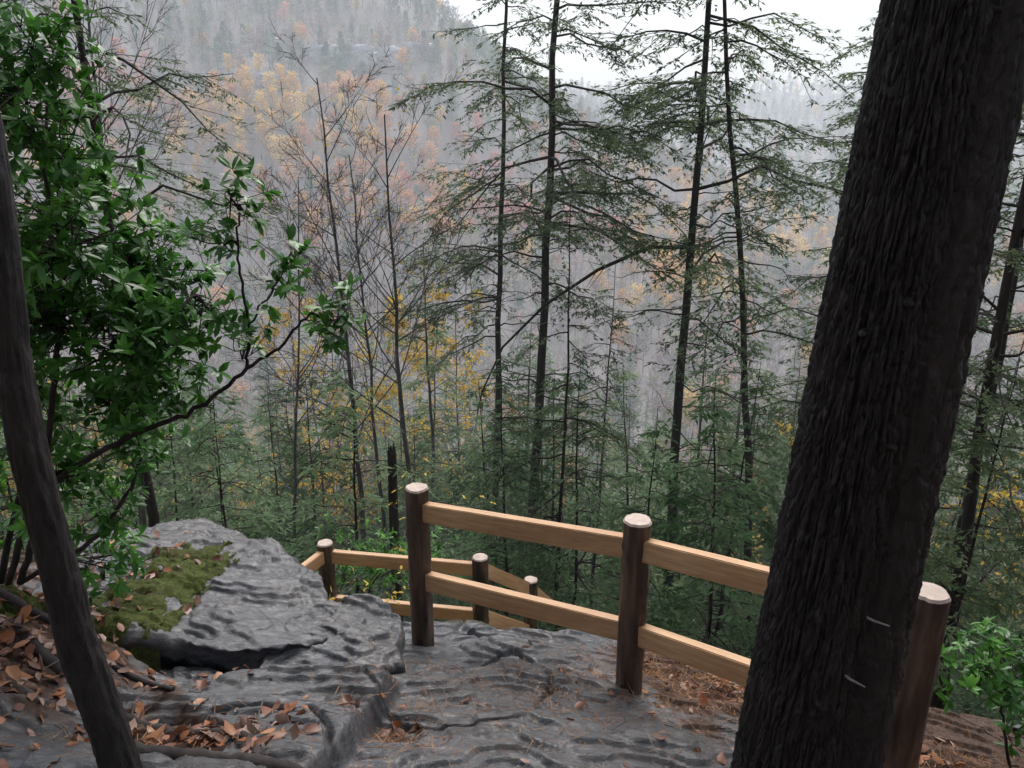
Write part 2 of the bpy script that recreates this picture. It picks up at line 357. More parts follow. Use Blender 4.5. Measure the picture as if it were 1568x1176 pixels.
rail(fence2,zl(D,-.12),zl(G,-.1),name='rail_top_4');rail(fence2,zl(D,-.62),zl(G,-.6),name='rail_low_4')
# ------------------------------------------------------------------ tree generators
def hem_parts(mb,rng,base,dirs,Ls,twig,leaf,leafden,rb=1.0,leaves=True,sub=3,mb_b=0,mb_t=1,mb_l=2,droop=.38,rise=.15,fine=True):
    t0=[];t1=[]
    for p,az,L in zip(base,dirs,Ls):
        s=np.linspace(0,1,7);d=np.array([math.cos(az),math.sin(az),0]);l=np.array([-d[1],d[0],0])
        w=rng.normal()*.28;dr=droop*(.2+1.6*rng.rand())
        path=p+L*(s[:,None]*d+(w*s**2+.07*rng.normal(size=7).cumsum()*s)[:,None]*l)
        path[:,2]+=L*(rise*(-.6+3.4*rng.rand())*s-dr*s**2+.04*rng.normal(size=7).cumsum())
        tube(mb,path,(.008+.008*L)*rb*(1-s*.85),4 if fine else 3,mb_b,False)
        n=int(L*8*twig)+3
        ts=rng.uniform(.18 if leaves else .35,1,n);pos=np.stack([np.interp(ts,s,path[:,q]) for q in range(3)],-1)
        sg=rng.choice([-1,1],n);an=rng.uniform(.45,1.15,n)*sg
        dd=d*np.cos(an)[:,None]+l*np.sin(an)[:,None]
        ln=(.12+.42*L*np.minimum(1,1.25*(1-ts)+.12))*rng.uniform(.4,1.15,n)
        if not leaves: ln*=.6
        e=pos+dd*ln[:,None];e[:,2]-=ln*rng.uniform(-.1,.65,n)
        t0.append(pos);t1.append(e)
    t0=np.concatenate(t0);t1=np.concatenate(t1)
    strips(mb,t0,t1,.011*rb,.004*rb,rng,mb_t)
    k=sub;q=np.repeat(np.arange(len(t0)),k);u=rng.uniform(.2,1,len(q))[:,None]
    sp=t0[q]+(t1-t0)[q]*u;dv=nrm((t1-t0)[q]);up=np.array([0,0,1.]);sd=nrm(np.cross(dv,up))*rng.choice([-1,1],len(q))[:,None]
    sl=np.linalg.norm(t1-t0,axis=1)[q]*rng.uniform(.25,.55,len(q))
    se=sp+(dv*.6+sd*.7)*sl[:,None];se[:,2]-=sl*rng.uniform(0,.45,len(q))
    if fine: strips(mb,sp,se,.006*rb,.003*rb,rng,mb_t)
    if not leaves:return
    P0=np.concatenate([t0,sp]);P1=np.concatenate([t1,se]);ll=np.linalg.norm(P1-P0,axis=1)
    keepb=rng.rand(len(P0))>.12;P0=P0[keepb];P1=P1[keepb];ll=ll[keepb]
    cnt=np.maximum(2 if fine else 1,(ll*leafden).astype(int));q=np.repeat(np.arange(len(P0)),cnt);u=rng.uniform(0.05,1.0,len(q))[:,None]
    c=P0[q]+(P1-P0)[q]*u;dv=nrm((P1-P0)[q]);sd=nrm(np.cross(dv,up))*rng.choice([-1,1],len(q))[:,None]
    d=nrm(dv*.8+sd*.7+rng.normal(size=c.shape)*.22);d[:,2]-=.1
    nn=up+rng.normal(size=c.shape)*.35
    diamonds(mb,c,d,nn,leaf[0]*rng.uniform(.6,1.3,len(c)),leaf[1]*rng.uniform(.7,1.2,len(c)),mb_l)
def hemlock(name,seed,Ht,cb,spread,r0,lean=(0,0),nb=80,twig=1.,leaf=(.09,.03),leafden=26,dead=14,sub=3,mats=None,link=True,extra=None,sides=10,rb=1.,fine=True):
    rng=np.random.RandomState(seed);mb=MB()
    n=22;z=np.linspace(-1.0,Ht,n);wob=rng.normal(size=(n,2)).cumsum(0)*.024*Ht/15
    wob-=wob[0]
    tp=np.stack([lean[0]*z+wob[:,0],lean[1]*z+wob[:,1],z],-1)
    tube(mb,tp,r0*np.clip(1-.93*np.clip(z/Ht,0,1),.03,1)+r0*.35*np.exp(-np.clip(z,0,None)*3),sides,0)
    at=lambda zz:np.stack([np.interp(zz,z,tp[:,q]) for q in range(3)],-1)
    t=np.sort(rng.rand(nb));zz=Ht*(cb+(1-cb)*t*.985)
    L=spread*(1-t)**.75*np.minimum(1,.6+3*t)*rng.uniform(.3,1.2,nb)+.2
    hem_parts(mb,rng,at(zz),rng.uniform(0,6.283,nb)*1.0,L,twig,leaf,leafden,rb,sub=sub,fine=fine)
    if dead:
        zz=Ht*rng.uniform(.12,cb+.15,dead);hem_parts(mb,rng,at(zz),rng.uniform(0,6.283,dead),spread*rng.uniform(.2,.65,dead),.6,leaf,leafden,rb*.9,leaves=False,sub=2,droop=.25)
    if extra: extra(mb,rng)
    return mb.build(name,mats or [M_hbark,M_twig,M_hem],True,link)
def bare(name,seed,Ht,r0,cb=.35,lean=(0,0),leafn=0,mats=None,link=True,lv=(9,5,5),tw=5,wid=1.,leafs=.07,upb=.55):
    rng=np.random.RandomState(seed);mb=MB();n=16;z=np.linspace(-.8,Ht*.95,n)
    wob=rng.normal(size=(n,2)).cumsum(0)*.03*Ht/12;wob-=wob[0]
    tp=np.stack([lean[0]*z+wob[:,0],lean[1]*z+wob[:,1],z],-1);tube(mb,tp,r0*np.clip(1-.9*np.clip(z/Ht,0,1),.05,1),8,0)
    par=[]
    for i in range(lv[0]*2):
        zz=Ht*rng.uniform(cb,.95);p=np.array([np.interp(zz,z,tp[:,q]) for q in range(3)])
        az=rng.uniform(0,6.283);L=Ht*.30*(1.1-zz/Ht)*rng.uniform(.6,1.2)+.3
        d=np.array([math.cos(az),math.sin(az),rng.uniform(.5,1.3)]);d/=np.linalg.norm(d)
        par.append((p,d,L,r0*.3*(1.1-zz/Ht)+.006))
    for lev in range(2):
        nxt=[]
        for p,d,L,r in par:
            s=np.linspace(0,1,5);c=rng.normal(size=3)*.18;path=p+L*(s[:,None]*d+(s**2)[:,None]*(c+np.array([0,0,.15])))
            if lev==0: tube(mb,path,r*(1-.75*s),4,0,False)
            else:
                strips(mb,path[:-1],path[1:],np.linspace(r*2,r*1.2,4),np.linspace(r*1.8,r*.9,4),rng,0)
            for k in range(lv[1+lev]):
                u=rng.uniform(.25,1);q=np.array([np.interp(u,s,path[:,a]) for a in range(3)])
                nd=d+rng.normal(size=3)*.55;nd[2]+=.2*upb;nd/=np.linalg.norm(nd)
                nxt.append((q,nd,L*rng.uniform(.3,.55),r*.45))
        par=nxt
    P=np.array([p for p,_,_,_ in par]);Dd=np.array([d for _,d,_,_ in par]);L=np.array([l for _,_,l,_ in par])[:,None]
    E1=P+Dd*L;strips(mb,P,E1,.011*wid,.006*wid,rng,1)
    q=np.repeat(np.arange(len(P)),tw);u=rng.uniform(.2,1,len(q))[:,None];sp=P[q]+(E1-P)[q]*u
    d=nrm(Dd[q]+rng.normal(size=sp.shape)*.5);se=sp+d*L[q]*rng.uniform(.3,.7,(len(q),1));strips(mb,sp,se,.007*wid,.004*wid,rng,1)
    if leafn:
        k=rng.randint(0,len(se),leafn);d=nrm(rng.normal(size=(leafn,3))-[0,0,.6])
        diamonds(mb,se[k]+rng.normal(size=(leafn,3))*.03,d,rng.normal(size=(leafn,3)),leafs*rng.uniform(.7,1.3,leafn),leafs*.7,2)
    return mb.build(name,mats or [M_gbark,M_twig,M_yel],True,link)
def place(ob,x,y,rz=0,sc=1):
    ob.location=(x,y,float(H(x,y))-.1);ob.rotation_euler=(0,0,rz);ob.scale=(sc,)*3
def droopbranch(mb,rng):
    pts=np.array([[0,0,12.7],[-1.0,-.3,12.75],[-2.1,-.5,12.3],[-3.2,-.7,11.6],[-4.1,-.8,10.7],[-4.55,-.8,9.7],[-4.7,-.8,9.0]])
    tube(mb,pts,[.05,.045,.038,.032,.026,.018,.01],5,0,False)
    q=rng.randint(0,6,26);u=rng.rand(26)[:,None];p=pts[q]*(1-u)+pts[q+1]*u
    strips(mb,p,p+np.stack([rng.uniform(-.5,.2,26),rng.uniform(-.3,.3,26),rng.uniform(-.6,.35,26)],-1),.02,.006,rng,1)
t=hemlock('hemlock_tree',11,25,.44,3.7,.155,(-.008,0),76,.85,(.12,.038),21,26,extra=droopbranch);place(t,3.9,17)
t=hemlock('hemlock_tree',12,24,.46,3.0,.125,(-.125,0),62,.85,(.12,.038),19,22);place(t,6.45,17)
t=hemlock('hemlock_tree',13,27,.42,3.8,.15,(.03,0),84,.85,(.12,.038),21,30);place(t,.2,18)
t=hemlock('hemlock_tree',14,25,.44,3.0,.125,(.025,0),56,.85,(.12,.038),19,22);place(t,-.42,20)
t=hemlock('hemlock_tree',15,22,.35,3.2,.13,(-.03,0),80,1.,(.10,.032),26,18);place(t,7.9,12)
t=hemlock('hemlock_tree',16,23,.34,3.5,.13,(.0,0),95,1.,(.12,.038),22,18);place(t,8.6,19,1.0)
t=hemlock('hemlock_tree',17,18,.42,2.6,.11,(.02,0),60,.9,(.10,.03),24,18);place(t,-6.3,12)
t=hemlock('hemlock_tree',18,18,.5,3.1,.09,(-.02,0),50,.9,(.10,.03),24,18);place(t,-7.4,10.0)
t=hemlock('hemlock_tree',19,12,.3,1.7,.06,(0,0),45,.9,(.09,.03),20,18);place(t,.95,14.5)
t=hemlock('hemlock_tree',20,13,.3,2.0,.07,(0.03,0),50,.9,(.09,.03),20,18);place(t,2.1,19)
t=hemlock('hemlock_tree',21,19,.35,2.9,.09,(0,0),75,.9,(.12,.038),20,14);place(t,9.6,15,2)
t=bare('young_birch',31,14.2,.085,.5,(-.02,0),140);place(t,-2.1,16)
t=bare('young_birch',32,15,.085,.4,(-.045,0),40);place(t,-3.4,16.5)
t=bare('young_birch',33,14,.07,.45,(-.01,0),220);place(t,-3.0,17.2)
t=bare('young_birch',34,16,.09,.35,(.05,.02),30);place(t,-8.0,15)
t=bare('young_birch',35,13,.06,.4,(.1,0),60);place(t,-5.6,17)
t=bare('yellow_leaved_maple',36,16,.09,.3,(0,0),2400,leafs=.15);place(t,-4.2,30)
t=bare('yellow_leaved_maple',37,18,.09,.3,(0,0),2200,leafs=.15);place(t,-2.6,32)
t=bare('yellow_leaved_maple',39,17,.09,.3,(0,0),1500,leafs=.15);place(t,-9.6,33)
t=bare('orange_leaved_maple',38,13,.09,.3,(0,0),2000,leafs=.15,mats=[M_gbark,M_twig,M_org]);place(t,12.4,36)
mb=MB();rng=np.random.RandomState(5);zb=float(H(-2.0,12))
tube(mb,[(-2.0,12,zb-.5),(-2.02,12,-8),(-2.0,12,-6),(-1.98,12,-5.1)],[.11,.09,.08,.075],10,0,True)
for k in range(7):
    a=k/7*6.28;tube(mb,[(-1.98+.055*math.cos(a),12+.055*math.sin(a),-5.15),(-1.98+.05*math.cos(a),12+.05*math.sin(a),-5.0+.1*rng.rand())],[.025,.004],4,0)
mb.build('dead_tree_snag',[M_hbark])
# ------------------------------------------------------------------ big foreground hemlock trunk
def bigtrunk():
    N,Mz=460,860;th=np.arange(N)/N*2*math.pi;zs=np.concatenate([np.linspace(-3.1,1.3,720),np.linspace(1.32,13,Mz-720)])
    T,Zz=np.meshgrid(th,zs)
    sc=np.interp(zs,[-3.1,-2.2,-1.8,-.6,.3,13],[1.5,1.18,1.09,.93,.83,.3])[:,None]
    R1=.136;ox,oy,R2=.142,-.062,.068
    bq=np.cos(T)*ox+np.sin(T)*oy;disc=bq**2-(ox**2+oy**2-R2**2)
    r2=np.where(disc>0,bq+np.sqrt(np.clip(disc,0,None)),0)
    R=np.maximum(R1,r2)*sc
    R*=1+.03*perlin(np.cos(T)*1.5,np.sin(T)*1.5,Zz*.9)
    ca,sa=np.cos(T),np.sin(T)
    wx=.7*perlin(ca*3,sa*3,Zz*4);wz=.5*perlin(ca*6,sa*6,Zz*3)
    n=perlin(ca*8+wx,sa*8+wx,Zz*2.6+wz);fur=np.clip(1-np.abs(n)*3.6,0,1)**1.5
    n2=perlin(ca*17+wx*2,sa*17,Zz*8);f2=np.clip(1-np.abs(n2)*2.6,0,1)**2
    pl=perlin(ca*8,sa*8,Zz*18);f3=np.clip(1-np.abs(pl)*8,0,1)
    R=R-.012*fur-.005*f2-.006*f3+.006*fbm(ca*12,sa*12,Zz*16,3)+.003*perlin(ca*30,sa*30,Zz*45)
    R=R+.25*np.exp(-(Zz+3.0)*3.5)*(.3+.35*np.cos(T*5+1))*(Zz<-1.8)
    cx=np.interp(zs,[-3.1,-1.64,-.6,.25,13],[.705,.785,.84,.888,1.45])[:,None]
    V=np.stack([cx+R*np.cos(T),1.8+R*np.sin(T),Zz],-1)
    mb=MB();i=np.arange(Mz-1)[:,None]*N;j=np.arange(N)[None,:];k=(j+1)%N
    mb.add(V,np.stack([i+j,i+k,i+N+k,i+N+j],-1).reshape(-1,4),0)
    rng=np.random.RandomState(3)
    cxf=lambda z:np.interp(z,[-3.1,-1.64,-.6,.25],[.705,.785,.84,.888])
    for (z,a,l) in((-1.17,-1.0,.045),(-1.33,-1.25,.05),(.12,-.3,.05)):
        c=np.array([cxf(z),1.8,z]);d=np.array([math.cos(a),math.sin(a),0.08])
        rr=.135 if a<-.5 else .165
        tube(mb,[c+d*(rr-.02),c+d*(rr+.02),c+d*(rr+l)+[.015,0,-.002]],[.0045,.0035,.002],6,1)
    for _ in range(9):
        z=rng.uniform(-2.2,.5);a=rng.uniform(-2.8,-.6);c=np.array([cxf(z),1.8,z]);d=np.array([math.cos(a),math.sin(a),0.1])
        rr=.134*np.interp(z,[-2.2,-1.8,-.6,.3],[1.18,1.09,.93,.83])
        tube(mb,[c+d*(rr-.03),c+d*(rr-.005),c+d*(rr+.012)],[.016,.012,.004],7,0)
    zz=rng.uniform(4,12.5,40)
    P=np.stack([np.interp(zz,[.25,13],[.89,1.45]),np.full(40,1.8),zz],-1)
    hem_parts(mb,rng,P,rng.uniform(0,6.283,40),rng.uniform(1.0,3.4,40)*(1-.05*(zz-4)),.6,(.16,.05),10,1,True,3,0,1,2,fine=False)
    return mb.build('hemlock_tree',[M_bigbark,M_peg,M_hem])
bigtrunk()
mb=MB();N=48;zs=np.linspace(-2.4,5,520)
cx=np.interp(zs,[-2.4,-1.83,-1.36,-.97,-.55,-.12,5],[-1.17,-1.185,-1.225,-1.245,-1.24,-1.21,-1.15])
for _ in range(10): cx[1:-1]=(cx[:-2]+2*cx[1:-1]+cx[2:])/4
cx+=.008*perlin(zs*3,.5,.5)
rr=np.interp(zs,[-2.4,-1.83,-.9,0,5],[.068,.052,.042,.034,.02])
th=np.arange(N)/N*6.2832;Tt,Zz=np.meshgrid(th,zs)
R=rr[:,None]*(1+.12*fbm(np.cos(Tt)*2.2,np.sin(Tt)*2.2,Zz*5,4)+.10*ridge(np.cos(Tt)*5,np.sin(Tt)*5,Zz*9)+.05*perlin(np.cos(Tt)*7,np.sin(Tt)*7,Zz*40))
V=np.stack([cx[:,None]+R*np.cos(Tt),1.9+R*np.sin(Tt)+.02*np.sin(Zz*2),Zz],-1)
i=np.arange(519)[:,None]*N;j=np.arange(N)[None,:];k=(j+1)%N
mb.add(V,np.stack([i+j,i+k,i+N+k,i+N+j],-1).reshape(-1,4),0)
rng=np.random.RandomState(9);zz=rng.uniform(1.5,5,16)
hem_parts(mb,rng,np.stack([np.full(16,-1.18),np.full(16,1.9),zz],-1),rng.uniform(0,6.283,16),rng.uniform(.5,1.5,16),.9,(.09,.03),20,.8,True,3)
mb.build('hemlock_sapling',[M_bigbark,M_twig,M_hem])
# ------------------------------------------------------------------ mountain laurel
def laurel(name,stems,blobs,seed,leafscale=1.,perw=8,mats=None):
    rng=np.random.RandomState(seed);mb=MB();nodes=[]
    for st,r0,r1 in stems:
        st=np.array(st,float);n=len(st)*6;u=np.linspace(0,len(st)-1,n)
        P=np.stack([np.interp(u,np.arange(len(st)),st[:,q]) for q in range(3)],-1)
        for _ in range(4): P[1:-1]=(P[:-2]+2*P[1:-1]+P[2:])/4
        P[1:-1]+=rng.normal(size=(n-2,3))*.005
        tube(mb,P,np.linspace(r0,r1,n),7,0);nodes.append(P)
    NP=np.concatenate(nodes)
    tips=[]
    for (c,rad,nw) in blobs:
        c=np.array(c);d=np.linalg.norm(NP-c,axis=1);s=NP[np.argmin(d)]
        hub=s+(c-s)*.55+rng.normal(size=3)*.05
        ctrl=(s+hub)/2+rng.normal(size=3)*.05
        u=np.linspace(0,1,7)[:,None];P=(1-u)**2*s+2*u*(1-u)*ctrl+u*u*hub
        tube(mb,P,np.linspace(.008,.0045,7),5,0)
        for k in range(nw):
            tip=c+rng.normal(size=3)*rad*np.array([1,1,.75]);k0=P[rng.randint(3,7)]
            ctrl=(k0+tip)/2+rng.normal(size=3)*.07-np.array([0,0,.03])
            uu=np.linspace(0,1,6)[:,None];Q=(1-uu)**2*k0+2*uu*(1-uu)*ctrl+uu*uu*tip
            tube(mb,Q,np.linspace(.0035,.0016,6),4,0)
            tips.append((tip,Q[-1]-Q[-2]))
            for jx in range(rng.randint(1,4)):
                b0=Q[rng.randint(1,5)];e=b0+rng.normal(size=3)*.07+np.array([0,0,.05]);tube(mb,[b0,(b0+e)/2+rng.normal(size=3)*.01,e],[.0025,.002,.0015],3,0)
                tips.append((e,e-b0))
    tp=np.array([a for a,_ in tips]);td=nrm(np.array([b for _,b in tips])+np.array([0,0,.03]))
    q=np.repeat(np.arange(len(tp)),perw);n=len(q)
    rv=nrm(rng.normal(size=(n,3)));ax=td[q];rad=nrm(rv-(rv*ax).sum(1)[:,None]*ax)
    d=nrm(rad*.9+ax*rng.uniform(.0,.9,(n,1))+np.array([0,0,-.15]))
    nn=nrm(ax+np.array([0,0,.8])+rng.normal(size=(n,3))*.25)
    broad(mb,tp[q]-ax*rng.uniform(0,.03,(n,1)),d,nn,leafscale*rng.uniform(.045,.085,n),leafscale*rng.uniform(.020,.030,n),rng.uniform(0,.35,n),rng.uniform(-.1,.35,n),1)
    return mb.build(name,mats or [M_hbark,M_lau],True)
def w(xy,zy,y): return (xy*y,y,zy*y)
stems=[([(-2.6,3.5,-2.3),(-2.3,3.4,-1.7),(-2.07,3.3,-1.52),(-1.71,3.3,-1.31),(-1.41,3.3,-1.2),(-1.16,3.3,-1.0),(-1.0,3.3,-.9),(-.86,3.3,-.75)],.018,.005),
 ([(-1.16,3.3,-1.0),(-1.13,3.3,-.8),(-1.15,3.3,-.5),(-1.12,3.3,-.3)],.008,.004),
 ([(-2.5,3.5,-2.2),(-2.15,3.3,-1.6),(-1.9,3.1,-1.0),(-1.75,3.1,-.5),(-1.8,3.1,.1)],.018,.006),
 ([(-2.6,3.5,-2.2),(-2.3,3.6,-1.3),(-2.1,3.6,-.6),(-2.0,3.6,.2)],.018,.006),
 ([(-2.5,3.5,-2.2),(-2.0,3.5,-1.9),(-1.85,3.6,-1.6),(-1.8,3.7,-1.2),(-1.6,3.6,-.7)],.014,.005),
 ([(-1.13,3.3,-.8),(-1.0,3.35,-.62),(-.93,3.35,-.5)],.005,.003),
 ([(-1.9,3.1,-1.0),(-1.55,3.2,-.85),(-1.35,3.2,-.7)],.007,.003)]
blobs=[(w(-.571,.085,3.1),.16,14),(w(-.60,.03,3.2),.2,20),(w(-.56,-.03,3.1),.18,20),(w(-.60,-.10,3.3),.2,22),(w(-.543,-.15,3.1),.18,30),
(w(-.485,-.165,3.4),.15,24),(w(-.582,-.24,3.1),.18,30),(w(-.485,-.26,3.2),.15,24),(w(-.63,-.21,3.4),.2,22),(w(-.53,-.33,3.3),.15,24),
(w(-.64,-.36,3.4),.2,18),(w(-.545,-.49,3.7),.12,12),(w(-.565,-.59,3.9),.12,12),(w(-.59,-.43,3.5),.15,14),(w(-.335,-.075,3.3),.06,5),
(w(-.374,-.14,3.3),.07,4),(w(-.286,-.17,3.3),.06,5),(w(-.235,-.22,3.3),.07,5),(w(-.41,-.24,3.3),.08,7),(w(-.348,-.27,3.3),.07,4),(w(-.44,-.2,3.5),.12,14),(w(-.44,-.30,3.5),.10,8),(w(-.64,-.5,3.6),.2,12),(w(-.68,-.0,3.3),.25,14),(w(-.68,-.3,3.3),.25,14),(w(-.52,-.2,3.6),.2,24),(w(-.54,-.07,3.5),.15,16),(w(-.50,-.4,3.6),.15,16)]
laurel('mountain_laurel_bush',stems,blobs,41)
laurel('mountain_laurel_bush',[([(2.75,3.4,-3.5),(2.6,3.4,-3.0),(2.5,3.4,-2.7)],.01,.005)],[((2.5,3.4,-2.62),.12,12),((2.7,3.5,-2.75),.14,12),((2.8,3.4,-3.0),.14,10)],43)
laurel('mountain_laurel_bush',[([(-1.9,8,-6.5),(-1.9,8,-5.6),(-1.6,8,-5.0)],.02,.01)],[((-1.5,8,-4.6),.35,24),((-2.2,8.2,-4.9),.4,26),((-1.0,8.5,-5.0),.35,20)],44,1.0,7)
laurel('mountain_laurel_bush',[([(-4.2,6.5,-5.5),(-4.1,6.5,-4.6),(-3.9,6.5,-4.1)],.02,.01)],[((-3.7,6.5,-3.8),.3,24),((-4.3,6.2,-3.7),.4,26),((-3.0,7,-4.6),.35,20)],45,1.0,7)
laurel('yellow_leaved_sapling',[([(-.9,5.9,-4.9),(-.88,5.9,-3.9),(-.82,5.9,-3.2),(-.8,5.9,-2.6)],.006,.003),([(-1.3,5.9,-4.9),(-1.2,5.8,-4.2),(-1.3,5.8,-3.6)],.005,.003)],
 [((-.82,5.9,-2.75),.1,2),((-.9,5.9,-3.1),.12,3),((-1.2,5.8,-3.6),.15,4),((-.9,5.8,-3.7),.15,3),((-.2,6.0,-3.0),.25,2)],46,.8,2,[M_twig,M_yel])
# ------------------------------------------------------------------ litter, needles, roots
bpy.context.view_layer.update()
vis={o.name:o.hide_viewport for o in S.objects}
ok={'ground','rock_ledge','rock_ledge.001','rock_ledge.002','moss_patch','moss_patch.001','moss_patch.002'}
for o in S.objects:
    if o.name not in ok: o.hide_viewport=True
bpy.context.view_layer.update();dg=bpy.context.evaluated_depsgraph_get()
rng=np.random.RandomState(77);mb=MB()
cl=[(-2.15,3.0,.26,240),(-2.0,2.7,.22,160),(-1.42,2.5,.16,120),(-1.15,2.42,.14,120),(-.95,2.62,.10,24),(-2.3,3.5,.2,80),(-1.9,2.2,.25,50),(-2.6,4.2,.4,120),(-1.35,3.32,.12,12),(-.1,3.4,.5,10),(-.55,3.0,.08,18),(1.0,3.7,.3,30),(1.45,4.15,.3,200),(1.9,2.7,.4,160),(2.2,3.2,.4,120),(.2,2.6,.4,8),(-1.5,3.0,.3,20)]
for cx_,cy_,r,n in cl:
    x=cx_+rng.normal(size=n)*r;y=cy_+rng.normal(size=n)*r*.7
    L=[surf(a,b) for a,b in zip(x,y)]
    P=np.array([l[0] for l in L]);Nn=np.array([l[1] for l in L])
    k=Nn[:,2]>.45;P=P[k];Nn=Nn[k];n=len(P)
    if n==0: continue
    nn=nrm(Nn+rng.normal(size=(n,3))*.4);rv=rng.normal(size=(n,3));d=nrm(np.cross(nn,rv))
    m=rng.choice(3,n,p=[.5,.25,.25])
    ln=rng.uniform(.035,.085,n);P=P+nn*.012
    for q in range(3):
        s=m==q
        if s.any(): broad(mb,P[s],d[s],nn[s],ln[s],ln[s]*rng.uniform(.5,.75,s.sum()),rng.uniform(-.8,.9,s.sum()),rng.uniform(-.5,.6,s.sum()),q)
mb.build('leaf_litter',M_lit)
mb=MB()
for cx_,cy_,rx,ry,n in((1.25,4.2,.35,.3,2600),(1.9,2.6,.4,.35,1600),(2.2,3.2,.4,.4,1600),(.75,3.85,.35,.2,400),(.1,3.5,.4,.25,400),(-.5,2.8,.14,.4,400),(-1.3,2.5,.4,.2,260),(.9,3.3,.5,.3,500),(.2,2.7,.5,.3,300)):
    x=cx_+rng.normal(size=n)*rx;y=cy_+rng.normal(size=n)*ry
    P=np.array([surf(a,b)[0] for a,b in zip(x,y)]);P[:,2]+=rng.uniform(.002,.02,n)
    a=rng.uniform(0,6.283,n);l=rng.uniform(.03,.10,n)[:,None]
    strips(mb,P,P+np.stack([np.cos(a),np.sin(a),rng.normal(size=n)*.25],-1)*l,.0028,.0016,rng,0)
mb.build('pine_needles',[M_need])
mb=MB()
for cx_,cy_,rx,ry,n in((1.3,4.2,.3,.25,50),(-1.4,2.6,.3,.2,16),(.3,3.4,.5,.3,12),(1.9,2.7,.3,.3,20)):
    x=cx_+rng.normal(size=n)*rx;y=cy_+rng.normal(size=n)*ry;P=np.array([surf(a,b)[0] for a,b in zip(x,y)]);P[:,2]+=.012
    for p in P:
        a=rng.uniform(0,6.283);l=rng.uniform(.05,.22);d=np.array([math.cos(a),math.sin(a),rng.normal()*.1])*l
        tube(mb,[p,p+d*.5+rng.normal(size=3)*.012,p+d],[.004,.0032,.002],4,0)
mb.build('fallen_twigs',[M_twig])
def root(pts,r0,r1,nm='tree_root'):
    pts=np.array(pts);n=30;u=np.linspace(0,len(pts)-1,n);x=np.interp(u,np.arange(len(pts)),pts[:,0]);y=np.interp(u,np.arange(len(pts)),pts[:,1])
    for _ in range(3): x[1:-1]=(x[:-2]+2*x[1:-1]+x[2:])/4;y[1:-1]=(y[:-2]+2*y[1:-1]+y[2:])/4
    z=np.array([surf(a,b)[0].z for a,b in zip(x,y)]);
    for _ in range(6): z[1:-1]=(z[:-2]+2*z[1:-1]+z[2:])/4
    mb=MB();tube(mb,np.stack([x,y,z+.008],-1),np.linspace(r0,r1,n)*(1+.15*rng.normal(size=n)),9,0);mb.build(nm,[M_hbark])
root([(-2.2,2.95),(-1.75,2.72),(-1.45,2.62),(-1.15,2.55),(-.95,2.4),(-.9,2.2)],.028,.016)
root([(-1.25,2.1),(-.95,2.18),(-.7,2.2),(-.45,2.15)],.03,.02)
root([(-2.4,3.15),(-2.0,3.1),(-1.75,3.0),(-1.5,2.9)],.022,.010)
for o in S.objects: o.hide_viewport=vis.get(o.name,False)
# ------------------------------------------------------------------ instanced forest
def srccol(name,obs):
    c=bpy.data.collections.new(name)
    for k,o in enumerate(obs):
        o.name='%02d_%s'%(k,o.name);c.objects.link(o)
    return c
def scatter(name,col,P,rot,scl,idx):
    me=bpy.data.meshes.new(name);me.vertices.add(len(P));me.vertices.foreach_set('co',np.asarray(P,np.float32).ravel())
    for n,t,a,k in(('rot','FLOAT_VECTOR',rot,'vector'),('scl','FLOAT',scl,'value'),('idx','INT',idx,'value')):
        at=me.attributes.new(n,t,'POINT');at.data.foreach_set(k,np.asarray(a,np.int32 if t=='INT' else np.float32).ravel())
    ob=bpy.data.objects.new(name,me);COL.objects.link(ob)
    ng=bpy.data.node_groups.new(name+'_nodes','GeometryNodeTree')
    ng.interface.new_socket('Geometry',in_out='INPUT',socket_type='NodeSocketGeometry')
    ng.interface.new_socket('Geometry',in_out='OUTPUT',socket_type='NodeSocketGeometry')
    gi=ng.nodes.new('NodeGroupInput');go=ng.nodes.new('NodeGroupOutput')
    ip=ng.nodes.new('GeometryNodeInstanceOnPoints');ci=ng.nodes.new('GeometryNodeCollectionInfo')
    ci.inputs['Collection'].default_value=col;ci.inputs['Separate Children'].default_value=True;ci.inputs['Reset Children'].default_value=True
    def na(n,t):
        a=ng.nodes.new('GeometryNodeInputNamedAttribute');a.data_type=t;a.inputs['Name'].default_value=n
        return [o for o in a.outputs if o.enabled and o.name=='Attribute'][0]
    ng.links.new(gi.outputs[0],ip.inputs['Points']);ng.links.new(ci.outputs[0],ip.inputs['Instance'])
    ip.inputs['Pick Instance'].default_value=True
    ng.links.new(na('idx','INT'),ip.inputs['Instance Index'])
    ng.links.new(na('rot','FLOAT_VECTOR'),ip.inputs['Rotation']);ng.links.new(na('scl','FLOAT'),ip.inputs['Scale'])
    ng.links.new(ip.outputs[0],go.inputs[0])
    md=ob.modifiers.new('scatter','NODES');md.node_group=ng;return ob
hm=[M_hbark,M_twig,M_hemy]
